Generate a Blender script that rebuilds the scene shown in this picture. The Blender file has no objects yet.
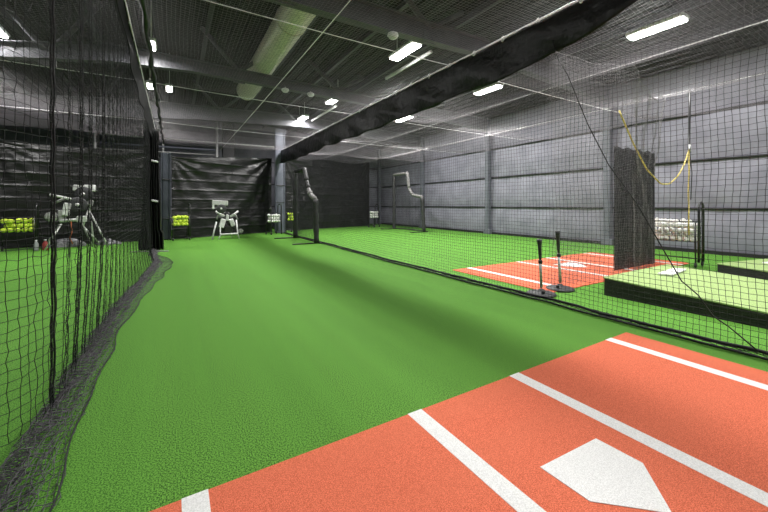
import bpy, math, random
import numpy as np
from mathutils import Vector, Matrix, noise as mnoise

random.seed(7)
RNG = np.random.default_rng(7)
S = bpy.context.scene
COL = S.collection

# ------------------------------------------------------------------ camera, world, exposure
cam_d = bpy.data.cameras.new('camera')
cam = bpy.data.objects.new('camera', cam_d)
COL.objects.link(cam)
S.camera = cam
cam_d.sensor_width = 36.0
cam_d.lens = 350.0 / 768.0 * 36.0
cam_d.shift_y = (205.0 - 256.0) / 768.0
cam_d.clip_start = 0.02
cam_d.clip_end = 200
cam.location = (0, 0, 1.24)
cam.rotation_euler = (math.pi / 2, 0, -math.atan(211 / 350))

S.view_settings.view_transform = 'Standard'
S.view_settings.look = 'None'
S.view_settings.gamma = 1
S.view_settings.use_curve_mapping = False
S.view_settings.exposure = 0.0

w = bpy.data.worlds.new('world')
S.world = w
w.use_nodes = True
w.node_tree.nodes['Background'].inputs[0].default_value = (0.9, 0.95, 1.0, 1)
w.node_tree.nodes['Background'].inputs[1].default_value = 0.45
LAMP_W = 198.0

# ------------------------------------------------------------------ materials
MATS = {}


def mat(name, col, rough=0.6, metal=0.0, col2=None, nscale=30, nmap=None, bump=0.0, bscale=60, bmap=None,
        bdist=0.02, emit=None, espec=0.5, ramp=(0.35, 0.65), extra=None):
    m = bpy.data.materials.new(name)
    m.use_nodes = True
    nt = m.node_tree
    b = nt.nodes['Principled BSDF']
    b.inputs['Base Color'].default_value = (*col, 1)
    b.inputs['Roughness'].default_value = rough
    b.inputs['Metallic'].default_value = metal
    b.inputs['Specular IOR Level'].default_value = espec
    tc = nt.nodes.new('ShaderNodeTexCoord')

    def tex(scale, mp, detail=3):
        mpn = nt.nodes.new('ShaderNodeMapping')
        nt.links.new(tc.outputs['Object'], mpn.inputs[0])
        mpn.inputs['Scale'].default_value = mp or (1, 1, 1)
        n = nt.nodes.new('ShaderNodeTexNoise')
        n.inputs['Scale'].default_value = scale
        n.inputs['Detail'].default_value = detail
        nt.links.new(mpn.outputs[0], n.inputs['Vector'])
        return n.outputs['Fac']
    if col2 is not None:
        r = nt.nodes.new('ShaderNodeValToRGB')
        r.color_ramp.elements[0].position = ramp[0]
        r.color_ramp.elements[1].position = ramp[1]
        r.color_ramp.elements[0].color = (*col, 1)
        r.color_ramp.elements[1].color = (*col2, 1)
        nt.links.new(tex(nscale, nmap), r.inputs[0])
        out = r.outputs[0]
        if extra:   # a second, larger pattern mixed in: (scale, map, colour, amount)
            for (sc, mp, c3, amt) in extra:
                mr = nt.nodes.new('ShaderNodeMapRange')
                mr.inputs[1].default_value = 0.4
                mr.inputs[2].default_value = 0.65
                mr.inputs[4].default_value = amt
                nt.links.new(tex(sc, mp, 2), mr.inputs[0])
                mx = nt.nodes.new('ShaderNodeMix')
                mx.data_type = 'RGBA'
                nt.links.new(mr.outputs[0], mx.inputs[0])
                nt.links.new(out, mx.inputs[6])
                mx.inputs[7].default_value = (*c3, 1)
                out = mx.outputs[2]
        nt.links.new(out, b.inputs['Base Color'])
    if bump:
        bn = nt.nodes.new('ShaderNodeBump')
        bn.inputs['Strength'].default_value = bump
        bn.inputs['Distance'].default_value = bdist
        nt.links.new(tex(bscale, bmap, 4), bn.inputs['Height'])
        nt.links.new(bn.outputs[0], b.inputs['Normal'])
    if emit:
        b.inputs['Emission Color'].default_value = (*emit[0], 1)
        b.inputs['Emission Strength'].default_value = emit[1]
    MATS[name] = m
    return m


mat('turf', (0.030, 0.095, 0.013), 0.85, col2=(0.165, 0.41, 0.055), nscale=150, bump=0.2, bscale=240, bdist=0.003,
    espec=0.15, ramp=(.44, .56), extra=[(2.2, (1.0, 0.06, 1), (0.055, 0.17, 0.018), 0.25), (6.0, (1.0, 0.04, 1), (0.11, 0.32, 0.04), 0.2)])
mat('turf_light', (0.25, 0.37, 0.115), 0.85, col2=(0.42, 0.54, 0.25), nscale=110, bump=0.5, bscale=200, bdist=0.005, espec=0.15)
mat('turf_orange', (0.48, 0.085, 0.038), 0.85, col2=(0.90, 0.235, 0.13), nscale=230, bump=0.3, bscale=230, bdist=0.005,
    espec=0.15, extra=[(2.5, (0.15, 1.0, 1), (0.66, 0.17, 0.09), 0.35)])
mat('turf_white', (0.70, 0.70, 0.69), 0.8, col2=(0.92, 0.92, 0.91), nscale=190, bump=0.5, bscale=230, bdist=0.004, espec=0.15)
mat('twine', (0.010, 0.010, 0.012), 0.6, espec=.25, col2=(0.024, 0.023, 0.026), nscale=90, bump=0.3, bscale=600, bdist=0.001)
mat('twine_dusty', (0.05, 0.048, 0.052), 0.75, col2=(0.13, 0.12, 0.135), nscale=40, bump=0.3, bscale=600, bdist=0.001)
mat('twine_lit', (0.11, 0.10, 0.11), 0.6, col2=(0.20, 0.18, 0.20), nscale=60, bump=0.2, bscale=500, bdist=0.001)  # black twine with the lamplight put into its colour
mat('twine_ceiling_lit', (0.10, 0.09, 0.10), 0.6, col2=(0.18, 0.165, 0.18), nscale=60, bump=0.2, bscale=500, bdist=0.001)  # black twine too, painted paler as if lit by the lamps
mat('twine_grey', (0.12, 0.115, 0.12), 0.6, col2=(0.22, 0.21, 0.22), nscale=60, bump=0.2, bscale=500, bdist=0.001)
mat('vinyl', (0.005, 0.005, 0.0052), 0.36, espec=.42, col2=(0.011, 0.011, 0.0112), nscale=7, bump=0.2, bscale=6, bmap=(1, 1, 2.6), bdist=0.06)
mat('vinyl_matte', (0.003, 0.003, 0.0035), 0.75, espec=.12, col2=(0.007, 0.0065, 0.0075), nscale=9, bump=0.3, bscale=7, bdist=0.05)
mat('vinyl_soft', (0.004, 0.004, 0.0045), 0.45, espec=.35, col2=(0.010, 0.0095, 0.0105), nscale=9, bump=0.6, bscale=7, bdist=0.05)
mat('wall_vinyl', (0.185, 0.18, 0.225), 0.5, col2=(0.24, 0.235, 0.285), nscale=2.2, bump=0.35, bscale=4, bmap=(1, 1, 1.6), bdist=0.05)
mat('wall_steel', (0.11, 0.115, 0.14), 0.5, col2=(0.14, 0.145, 0.175), nscale=3, bump=0.1, bscale=12)
mat('column_grey', (0.075, 0.082, 0.11), 0.45, col2=(0.11, 0.118, 0.15), nscale=3, bump=0.15, bscale=10)
mat('column_dark', (0.022, 0.026, 0.034), 0.4, col2=(0.035, 0.04, 0.052), nscale=3, bump=0.15, bscale=10)
mat('strap_black', (0.01, 0.01, 0.011), 0.5, bump=0.2, bscale=80)
mat('roof_deck', (0.006, 0.006, 0.007), 0.75, col2=(0.012, 0.012, 0.013), nscale=5, bump=0.2, bscale=10)
mat('beam_paint', (0.062, 0.062, 0.072), 0.5, col2=(0.085, 0.085, 0.096), nscale=4, bump=0.08, bscale=20)
mat('purlin_steel', (0.035, 0.038, 0.042), 0.5, col2=(0.05, 0.053, 0.058), nscale=5, bump=0.05, bscale=20)
mat('galvanised', (0.66, 0.60, 0.50), 0.35, 0.2, col2=(0.82, 0.76, 0.66), nscale=14, bump=0.15, bscale=20, bdist=0.01)
mat('cable', (0.72, 0.7, 0.72), 0.4, 0.0, col2=(0.85, 0.83, 0.85), nscale=40)
mat('white_paint', (0.55, 0.55, 0.55), 0.45, col2=(0.68, 0.68, 0.68), nscale=20, bump=0.05, bscale=50)
mat('silver', (0.5, 0.5, 0.5), 0.35, 0.35, col2=(0.68, 0.68, 0.67), nscale=25, bump=0.08, bscale=60)
mat('machine_grey', (0.22, 0.22, 0.22), 0.5, 0.2, col2=(0.34, 0.34, 0.33), nscale=25, bump=0.08, bscale=60)
mat('black_metal', (0.012, 0.012, 0.013), 0.35, col2=(0.022, 0.022, 0.024), nscale=30, bump=0.05, bscale=50)
mat('rubber', (0.018, 0.018, 0.02), 0.55, col2=(0.045, 0.045, 0.048), nscale=60, bump=0.25, bscale=120, bdist=0.004)
mat('pad_black', (0.014, 0.014, 0.015), 0.5, col2=(0.03, 0.03, 0.032), nscale=20, bump=0.4, bscale=14, bdist=0.02)
mat('pad_lit_grey', (0.13, 0.125, 0.125), 0.55, col2=(0.22, 0.21, 0.21), nscale=20, bump=0.4, bscale=14, bdist=0.02)  # grey stands for light falling on the black screen's padding
mat('carpet_black', (0.018, 0.017, 0.018), 0.85, col2=(0.06, 0.058, 0.06), nscale=60, nmap=(1, 0.15, 3), bump=0.6, bscale=90, bdist=0.01)
mat('ball_white', (0.80, 0.79, 0.75), 0.5, col2=(0.9, 0.9, 0.87), nscale=30, bump=0.1, bscale=60)
mat('ball_yellow', (0.62, 0.80, 0.03), 0.5, col2=(0.80, 0.95, 0.12), nscale=30, bump=0.3, bscale=90)
mat('rope_yellow', (0.50, 0.38, 0.07), 0.6, col2=(0.85, 0.70, 0.28), nscale=60, bump=0.4, bscale=200, bdist=0.003)
mat('diffuser', (0.9, 0.9, 0.9), 0.4, emit=((1.0, 0.985, 0.95), 26.0))
mat('orange_cord', (0.42, 0.10, 0.03), 0.6)
mat('red_plastic', (0.30, 0.04, 0.04), 0.5)
mat('bottle_clear', (0.35, 0.36, 0.38), 0.3)
mat('bag_grey', (0.10, 0.10, 0.11), 0.6, col2=(0.28, 0.28, 0.29), nscale=12, bump=0.8, bscale=20, bdist=0.03)


# ------------------------------------------------------------------ mesh helpers
class MB:
    """collects shapes, then links them as one mesh object"""

    def __init__(s):
        s.v, s.f, s.sm = [], [], []

    def add(s, vs, fs, smooth=True):
        o = len(s.v)
        s.v.extend([tuple(v) for v in vs])
        for f in fs:
            s.f.append(tuple(i + o for i in f))
            s.sm.append(smooth)
        return s

    def box(s, c, d, rot=None, bev=0.0):
        """box with chamfered edges"""
        hx, hy, hz = d[0] / 2, d[1] / 2, d[2] / 2
        b = min(bev, hx * .9, hy * .9, hz * .9)
        R = rot or Matrix.Identity(3)
        c = Vector(c)
        if b <= 0:
            vs = [(x, y, z) for x in (-hx, hx) for y in (-hy, hy) for z in (-hz, hz)]
            fs = [(0, 1, 3, 2), (4, 6, 7, 5), (0, 4, 5, 1), (2, 3, 7, 6), (0, 2, 6, 4), (1, 5, 7, 3)]
        else:
            vs, idx = [], {}
            for sx in (-1, 1):
                for sy in (-1, 1):
                    for sz in (-1, 1):
                        for ax in range(3):
                            p = [sx * (hx - b), sy * (hy - b), sz * (hz - b)]
                            p[ax] = (sx * hx, sy * hy, sz * hz)[ax]
                            idx[(sx, sy, sz, ax)] = len(vs)
                            vs.append(tuple(p))
            I = idx
            fs = []
            for ax in range(3):
                o = [a for a in range(3) if a != ax]
                for sg in (-1, 1):
                    q = []
                    for (a, bb) in ((-1, -1), (1, -1), (1, 1), (-1, 1)):
                        k = [0, 0, 0]
                        k[ax] = sg
                        k[o[0]] = a
                        k[o[1]] = bb
                        q.append(I[(*k, ax)])
                    fs.append(tuple(q))
            for ax in range(3):
                o = [a for a in range(3) if a != ax]
                for a in (-1, 1):
                    for bb in (-1, 1):
                        k0 = [0, 0, 0]
                        k1 = [0, 0, 0]
                        for k in (k0, k1):
                            k[o[0]] = a
                            k[o[1]] = bb
                        k0[ax], k1[ax] = -1, 1
                        fs.append((I[(*k0, o[0])], I[(*k1, o[0])], I[(*k1, o[1])], I[(*k0, o[1])]))
            for sx in (-1, 1):
                for sy in (-1, 1):
                    for sz in (-1, 1):
                        fs.append((I[(sx, sy, sz, 0)], I[(sx, sy, sz, 1)], I[(sx, sy, sz, 2)]))
        s.add([c + R @ Vector(v) for v in vs], fs, False)
        return s

    def tube(s, pts, r, n=8, cap=True, rs=None):
        pts = [Vector(p) for p in pts]
        vs, fs = [], []
        up = None
        for i, p in enumerate(pts):
            d = (pts[min(i + 1, len(pts) - 1)] - pts[max(i - 1, 0)]).normalized()
            if up is None:
                up = Vector((0, 0, 1)) if abs(d.z) < .9 else Vector((1, 0, 0))
            a = d.cross(up).normalized()
            up = a.cross(d).normalized()
            rr = rs[i] if rs else r
            for k in range(n):
                t = 2 * math.pi * k / n
                vs.append(p + a * math.cos(t) * rr + up * math.sin(t) * rr)
        for i in range(len(pts) - 1):
            for k in range(n):
                fs.append((i * n + k, i * n + (k + 1) % n, (i + 1) * n + (k + 1) % n, (i + 1) * n + k))
        if cap:
            fs.append(tuple(range(n))[::-1])
            fs.append(tuple((len(pts) - 1) * n + k for k in range(n)))
        return s.add(vs, fs, True)

    def lathe(s, prof, c=(0, 0, 0), n=20, axis='z'):
        """prof: list of (radius, height)"""
        vs, fs = [], []
        c = Vector(c)
        for (r, h) in prof:
            for k in range(n):
                t = 2 * math.pi * k / n
                if axis == 'z':
                    q = Vector((r * math.cos(t), r * math.sin(t), h))
                elif axis == 'y':
                    q = Vector((r * math.cos(t), h, r * math.sin(t)))
                else:
                    q = Vector((h, r * math.cos(t), r * math.sin(t)))
                vs.append(c + q)
        for i in range(len(prof) - 1):
            for k in range(n):
                fs.append((i * n + k, i * n + (k + 1) % n, (i + 1) * n + (k + 1) % n, (i + 1) * n + k))
        fs.append(tuple(range(n))[::-1])
        fs.append(tuple((len(prof) - 1) * n + k for k in range(n)))
        return s.add(vs, fs, True)

    def grid(s, fn, nu, nv, thick=0.0):
        """fn(u, v) -> point, 0..1"""
        vs = [fn(i / nu, j / nv) for i in range(nu + 1) for j in range(nv + 1)]
        fs = [(i * (nv + 1) + j, (i + 1) * (nv + 1) + j, (i + 1) * (nv + 1) + j + 1, i * (nv + 1) + j + 1)
              for i in range(nu) for j in range(nv)]
        return s.add(vs, fs, True)

    def prism(s, poly, z0, z1):
        n = len(poly)
        vs = [(x, y, z0) for x, y in poly] + [(x, y, z1) for x, y in poly]
        fs = [tuple(range(n))[::-1], tuple(range(n, 2 * n))]
        fs += [(i, (i + 1) % n, n + (i + 1) % n, n + i) for i in range(n)]
        return s.add(vs, fs, False)

    def build(s, name, m, parent=None, thick=0.0):
        me = bpy.data.meshes.new(name)
        me.from_pydata(s.v, [], s.f)
        me.polygons.foreach_set('use_smooth', s.sm)
        me.materials.append(MATS[m])
        me.update()
        o = bpy.data.objects.new(name, me)
        COL.objects.link(o)
        if parent:
            o.parent = parent
        if thick:
            md = o.modifiers.new('thickness', 'SOLIDIFY')
            md.thickness = thick
            md.offset = 0
        return o


def tag(o, label=None, cat=None, group=None, kind=None):
    if label:
        o['label'] = label
    if cat:
        o['category'] = cat
    if group:
        o['group'] = group
    if kind:
        o['kind'] = kind
    return o


def struct(o):
    o['kind'] = 'structure'
    return o


def thing(name, label, cat, loc=(0, 0, 0), rz=0, group=None):
    o = bpy.data.objects.new(name, None)
    COL.objects.link(o)
    o.location = loc
    o.rotation_euler = (0, 0, rz)
    o.empty_display_size = 0.1
    return tag(o, label, cat, group)


def copy_tree(o, parent=None):
    c = o.copy()
    COL.objects.link(c)
    if parent:
        c.parent = parent
    for ch in list(o.children):
        copy_tree(ch, c)
    return c


def mesh_from_arrays(name, V, Q, m, parent=None):
    me = bpy.data.meshes.new(name)
    me.vertices.add(len(V))
    me.vertices.foreach_set('co', V.astype(np.float32).ravel())
    nq = len(Q)
    me.loops.add(nq * 4)
    me.loops.foreach_set('vertex_index', Q.astype(np.int32).ravel())
    me.polygons.add(nq)
    me.polygons.foreach_set('loop_start', np.arange(0, nq * 4, 4, dtype=np.int32))
    me.polygons.foreach_set('loop_total', np.full(nq, 4, dtype=np.int32))
    me.polygons.foreach_set('use_smooth', np.ones(nq, dtype=bool))
    me.materials.append(MATS[m])
    me.update()
    me.validate()
    o = bpy.data.objects.new(name, me)
    COL.objects.link(o)
    if parent:
        o.parent = parent
    return o


def net_mesh(name, P, r, m, parent=None):
    """knotted square-mesh net of real twine: P is an (n, m, 3) array of knots"""
    n, k, _ = P.shape
    A = np.concatenate([P[:-1].reshape(-1, 3), P[:, :-1].reshape(-1, 3)])
    B = np.concatenate([P[1:].reshape(-1, 3), P[:, 1:].reshape(-1, 3)])
    D = B - A
    L = np.linalg.norm(D, axis=1, keepdims=True) + 1e-9
    D = D / L
    up = np.where(np.abs(D[:, 2:3]) < 0.8, np.array([[0, 0, 1.0]]), np.array([[0.6, 0.8, 0.0]]))
    X = np.cross(D, up)
    X /= np.linalg.norm(X, axis=1, keepdims=True) + 1e-9
    Y = np.cross(D, X)
    vs = []
    for base, sg in ((A, -1), (B, 1)):
        for t in range(3):
            a = 2 * math.pi * t / 3 + .4
            vs.append(base + D * (sg * r * 0.6) + X * (math.cos(a) * r) + Y * (math.sin(a) * r))
    V = np.stack(vs, 1).reshape(-1, 3)
    off = np.arange(len(A))[:, None] * 6
    Q = np.concatenate([off + np.array([[0, 1, 4, 3]]), off + np.array([[1, 2, 5, 4]]), off + np.array([[2, 0, 3, 5]])])
    return mesh_from_arrays(name, V, Q, m, parent)


def waves(a, b, seed, n=5, f0=0.6, f1=2.5):
    """smooth pseudo-random field over two arrays, about -1..1"""
    g = np.random.default_rng(seed)
    out = 0
    for i in range(n):
        f = g.uniform(f0, f1)
        t = g.uniform(0, 6.28)
        out = out + np.sin(f * (math.cos(t) * a + math.sin(t) * b) * 2 + g.uniform(0, 6.28))
    return out / n * 1.4


def nz(x, y, z=0.0):
    return mnoise.noise(Vector((x, y, z)))


# ------------------------------------------------------------------ the room
XL, XR, YB, YF = -7.5, 11.75, 20.2, -5.0
mb = MB()
mb.add([(XL, YF, 0), (XR + .1, YF, 0), (XR + .1, YB, 0), (XL, YB, 0)], [(0, 1, 2, 3)], False)
mb.add([(XL, YF, -.1), (XR + .1, YF, -.1), (XR + .1, YB, -.1), (XL, YB, -.1)], [(3, 2, 1, 0)], False)
struct(mb.build('floor', 'turf'))

GIRT = [0.0, 1.15, 2.40, 3.62, 4.95]


def wall_panels(fn, u0, u1, step, name, cols):
    """quilted insulation between girts; fn(u, depth, z) -> point, depth into the room"""
    root = thing(name, None, None)
    root['kind'] = 'structure'
    m1 = MB()
    nu = int((u1 - u0) / step)

    def prof(z):
        for i in range(4):
            if GIRT[i] <= z <= GIRT[i + 1] + 1e-6:
                t = (z - GIRT[i]) / (GIRT[i + 1] - GIRT[i])
                return 0.075 * (math.sin(math.pi * t) ** 0.7 if 0 < t < 1 else 0) * (1.25 - .5 * t)
        return 0

    def f(a, b):
        u = u0 + (u1 - u0) * a
        z = 4.95 * b
        d = prof(z) * (0.8 + .5 * nz(u * .8, z * .7, 3)) + 0.02 * nz(u * 2.2, z * 1.6, 9)
        return fn(u, d, z)
    m1.grid(f, nu, 66)
    m1.build('insulation_panel', 'wall_vinyl', root)
    for z in GIRT[1:4]:  # dark line painted in for the shadow under each girt ledge
        MB().box_fn = None
        g = MB()
        pts = [fn(u0 + (u1 - u0) * i / 60, 0.055 + .006 * nz(i * .4, z), z + .012 * nz(i * .31, z * 3)) for i in range(61)]
        g.tube(pts, .026, 8)
        g.build('girt_shadow', 'strap_black', root)
    return root


wall_panels(lambda u, d, z: (XR - d, u, z), YF, YB, .16, 'wall_right', None)
wall_panels(lambda u, d, z: (u, YB - d, z), XL, XR, .2, 'wall_back', None)
mb = MB().box((XL - .05, (YF + YB) / 2, 2.8), (.1, YB - YF + .4, 5.6))
struct(mb.build('wall_left', 'wall_steel'))
mb = MB().box(((XL + XR) / 2, YF - .05, 2.7), (XR - XL, .1, 5.4))
struct(mb.build('wall_front', 'wall_steel'))
mb = MB().box((XR - .09, (YF + YB) / 2, .045), (.05, YB - YF, .09), bev=.008)
struct(mb.build('baseboard_right', 'strap_black'))
for nm, y in (('wall_gable_back', YB + .12), ('wall_gable_front', YF - .1)):
    struct(MB().box(((XL + XR) / 2, y, 5.6), (XR - XL + .6, .1, 1.6)).build(nm, 'wall_steel'))

# roof deck with ribs
mb = MB()
RX = [(XR + .05, 4.98), (-0.5, 6.15), (XL - .1, 5.5)]
for (xa, za), (xb, zb) in zip(RX[:-1], RX[1:]):
    n = int(abs(xb - xa) / .3)
    for i in range(n):
        x0 = xa + (xb - xa) * i / n
        x1 = xa + (xb - xa) * (i + 1) / n
        z0 = za + (zb - za) * i / n
        z1 = za + (zb - za) * (i + 1) / n
        xm, zm = x0 + (x1 - x0) * .75, z0 + (z1 - z0) * .75
        q = [(x0, z0), (xm, zm), (xm + (x1 - xm) * .25, zm + .05), (x1 - (x1 - xm) * .25, zm + .05), (x1, z1)]
        for (a, b), (c, d) in zip(q[:-1], q[1:]):
            mb.add([(a, YF, b), (a, YB + .1, b), (c, YB + .1, d), (c, YF, d)], [(0, 1, 2, 3)], False)
struct(mb.build('ceiling', 'roof_deck'))


def roofz(x):
    return 6.15 + (x + .5) / (XR + .55) * (4.98 - 6.15) if x > -.5 else 6.15 + (x + .5) / (XL + .4) * (5.5 - 6.15)


# rafters
NODES = [-5.6, -2.4, 1.6, 4.6, 8.2]


def rafter(y, low, high):
    root = thing('roof_beam', None, None)
    root['kind'] = 'structure'
    n = len(low)
    for part, (fa, fb, hw) in (('web', (0, 1, .008)), ('bottom_flange', (0, None, .1)), ('top_flange', (None, 1, .1))):
        g = MB()
        for i in range(n - 1):
            (x0, a0), (x1, a1) = low[i], low[i + 1]
            b0, b1 = high[i][1], high[i + 1][1]
            if part == 'bottom_flange':
                b0, b1 = a0 + .02, a1 + .02
            elif part == 'top_flange':
                a0, a1 = b0 - .02, b1 - .02
            vs = [(x, y + s * hw, z) for (x, z) in ((x0, a0), (x0, b0), (x1, a1), (x1, b1)) for s in (-1, 1)]
            g.add(vs, [(0, 2, 6, 4), (1, 5, 7, 3), (0, 4, 5, 1), (2, 3, 7, 6), (0, 1, 3, 2), (4, 6, 7, 5)], False)
        g.build(part, 'beam_paint', root)
    for x in NODES:
        k = min(range(n - 1), key=lambda i: abs((low[i][0] + low[i + 1][0]) / 2 - x))
        zt = high[k][1]
        for sx in (-1, 1):
            g = MB()
            x1 = x + sx * .95
            g.tube([(x + sx * .05, y, zt - .04), (x1, y + .02, roofz(x1) - .02)], .06, 6)
            g.build('brace', 'beam_paint', root)
        MB().box((x, y, zt - .2), (.3, .05, .4)).build('gusset', 'beam_paint', root)
    return root


rafter(5.8, [(-7.5, 4.2), (-1.3, 4.55), (3.5, 4.60), (6.1, 4.70), (11.7, 4.45)], [(-7.5, 4.6), (-1.3, 4.95), (3.5, 5.02), (6.1, 5.07), (11.7, 4.95)])
rafter(10.56, [(-7.5, 4.15), (-3.0, 4.38), (-1.29, 4.66), (.43, 4.76), (5.8, 4.66), (11.7, 4.4)], [(-7.5, 4.5), (-3.0, 4.73), (-1.29, 5.1), (.43, 5.08), (5.8, 4.96), (11.7, 4.93)])
rafter(15.2, [(-7.5, 4.0), (-1.15, 4.33), (.62, 4.50), (4.8, 4.69), (11.7, 4.4)], [(-7.5, 4.35), (-1.15, 5.0), (.62, 5.05), (4.8, 5.2), (11.7, 4.93)])
for i, x in enumerate([-6.5, -5.0, -3.4, -1.8, .8, 2.9, 4.3, 5.7, 7.2, 8.7, 10.2]):
    mb = MB()
    z = roofz(x) - .1
    mb.box((x, (YF + YB) / 2, z), (.02, YB - YF, .18))
    mb.box((x + .035, (YF + YB) / 2, z + .085), (.07, YB - YF, .012))
    mb.box((x - .035, (YF + YB) / 2, z - .085), (.07, YB - YF, .012))
    struct(mb.build('roof_purlin', 'purlin_steel'))


def column(x, y, ztop, w, d, m='column_grey', bands=(1.35, 2.1)):
    root = thing('building_column', None, None)
    root['kind'] = 'structure'
    MB().box((x, y, ztop / 2), (w, d, ztop), bev=.03).build('column_casing', m, root)
    for s in (-1, 1):
        MB().box((x + s * (w / 2 + .02), y - d / 2, ztop / 2), (.05, .05, ztop), bev=.01).build('edge_strip', m, root)
    for z in bands:
        MB().box((x, y - d / 2 - .01, z), (w + .06, .04, .035), bev=.008).build('strap', 'strap_black', root)


struct(MB().box((XR + .1, (YF + YB) / 2, 2.55), (.1, YB - YF + .4, 5.1)).build('wall_right_sheeting', 'wall_steel'))
for y in (5.72, 10.56, 15.2, 19.8):
    root = thing('building_column', None, None)
    root['kind'] = 'structure'
    MB().box((XR - .17, y, 2.45), (.2, .2, 4.9), bev=.015).build('column_casing', 'wall_steel', root)
    MB().box((XR - .13, y, .1), (.3, .34, .2), bev=.01).build('base_plate', 'wall_steel', root)
column(4.05, 15.75, 4.6, .34, .34)
column(-.22, 14.75, 3.1, .22, .26, m='column_dark', bands=(.75, 2.15))
column(-4.42, 13.45, 3.3, .62, .3, m='wall_steel')


# pipes and steel along the back wall
def pipe(name, pts, r, m, label, cat, group=None):
    return tag(MB().tube(pts, r, 8).build(name, m), label, cat, group)


pipe('sprinkler_pipe', [(-2.8, 17, 3.95), (4.3, 17, 4.0)], .03, 'white_paint',
     'upper thin white pipe running level above the black tarps at the far end', 'pipe')
pipe('sprinkler_pipe', [(-2.6, 17.07, 3.62), (1.75, 17.07, 3.66)], .045, 'column_grey',
     'lower grey pipe behind the upper white one above the far black tarps', 'pipe')
pipe('sprinkler_pipe', [(-2.6, 17.05, 3.40), (1.75, 17.05, 3.44)], .03, 'machine_grey',
     'lowest grey pipe just over the top edge of the far black tarps', 'pipe')
pipe('riser_pipe', [(-2.52, 17, 0), (-2.52, 17, 4.55)], .05, 'silver', 'left vertical white riser pipe above the left black tarp', 'pipe')
pipe('riser_pipe', [(1.66, 17, 0), (1.66, 17, 4.98)], .05, 'silver', 'right vertical white riser pipe above the middle black tarp', 'pipe')
pipe('riser_pipe', [(-.35, 17.1, 3.3), (-.35, 17.1, 3.97)], .04, 'silver', 'short stub of white pipe between the level pipes over the middle tarp', 'pipe')
tag(MB().box((2.15, 17.25, 2.5), (.5, .2, 5.0), bev=.02).build('wall_cabinet', 'black_metal'),
    'tall black panel on the back wall beside the right riser pipe', 'panel')

# ------------------------------------------------------------------ roof services
duct = thing('air_duct', 'large round galvanised spiral duct hung under the roof over the middle lane', 'duct', (2.28, 3.6, 5.38))
prof = []
n = 130
for i in range(n + 1):
    prof.append((.33 + (.008 if i % 3 == 0 else 0), 9.9 * i / n))
prof += [(.30, 9.94), (.12, 9.97)]
MB().lathe([(.12, -.03), (.30, -.02)] + prof, n=28, axis='y').build('duct_tube', 'galvanised', duct)
for yy in (1.5, 4.2, 7.6, 9.0):
    g = MB().lathe([(.34, yy - .03), (.352, yy - .03), (.352, yy + .03), (.34, yy + .03)], n=28, axis='y')
    g.build('joint_collar', 'galvanised', duct)
for yy in (3.0, 5.9, 8.6):
    MB().tube([(0, yy, .33), (0, yy, .72)], .012, 6).build('hanger_rod', 'galvanised', duct)

for (x, y0, y1, z, lab) in ((5.38, 6.7, 8.8, 4.97, 'conduit whitened to show lamp glow, beside the nearer ceiling lamp of the middle lane'),
                            (5.26, 12.2, 14.9, 4.97, 'conduit whitened to show lamp glow, beside the farther ceiling lamps of the middle lane'),
                            (-3.63, 5.0, 12.2, 4.9, 'grey conduit running lengthwise above the left lane')):
    cd = tag(MB().tube([(x, y0, z), (x, y1, z)], .045 if x > 0 else .03, 8).build('conduit', 'white_paint' if x > 0 else 'machine_grey'), lab, 'conduit')  # white pair carries the lamp glow on roof steel in its colour
    for yy in (y0 + .3, y1 - .3):
        MB().tube([(x, yy, z), (x, yy, roofz(x) + .02)], .005, 5).build('hanger_wire', 'purlin_steel', cd)
for (x, y, z, lab) in ((3.63, 10.4, 4.62, 'small white detector hung on the second roof beam, right of the duct'),
                       (3.65, 5.72, 4.5, 'white round detector under the nearest roof beam, right of the duct'),
                       (2.85, 10.4, 4.62, 'small white detector on the second roof beam next to the duct')):
    d = thing('smoke_detector', lab, 'detector', (x, y, z))
    MB().lathe([(.03, .07), (.10, .06), (.11, .02), (.07, -.03), (.02, -.035)], n=16).build('detector_body', 'white_paint', d)
    MB().tube([(0, 0, .06), (0, 0, .12)], .012, 6).build('mount', 'white_paint', d)


# ------------------------------------------------------------------ lamps
def lamp(x, y, z, lab, L=1.0, on=1.0, W=.28):
    t = thing('ceiling_lamp', lab, 'ceiling lamp', (x, y, z), 0, 'linear high bay lamps under the roof')
    MB().box((0, 0, .05), (W + .06, L + .06, .08), bev=.02).build('housing', 'white_paint', t)
    MB().box((0, 0, -.01), (W, L, .045), bev=.015).build('diffuser', 'diffuser', t)
    top = roofz(x) - z
    for s in (-1, 1):
        MB().tube([(0, s * L * .35, .08), (0, s * L * .35, top)], .006, 5).build('hanger_wire', 'cable', t)
    ld = bpy.data.lights.new('lamp_light', 'AREA')
    ld.shape = 'RECTANGLE'
    ld.size, ld.size_y = W, L
    ld.energy = LAMP_W * on
    ld.color = (1.0, 0.985, 0.96)
    lo = bpy.data.objects.new('lamp_light', ld)
    COL.objects.link(lo)
    lo.parent = t
    lo.location = (0, 0, -.04)
    return t


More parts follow.
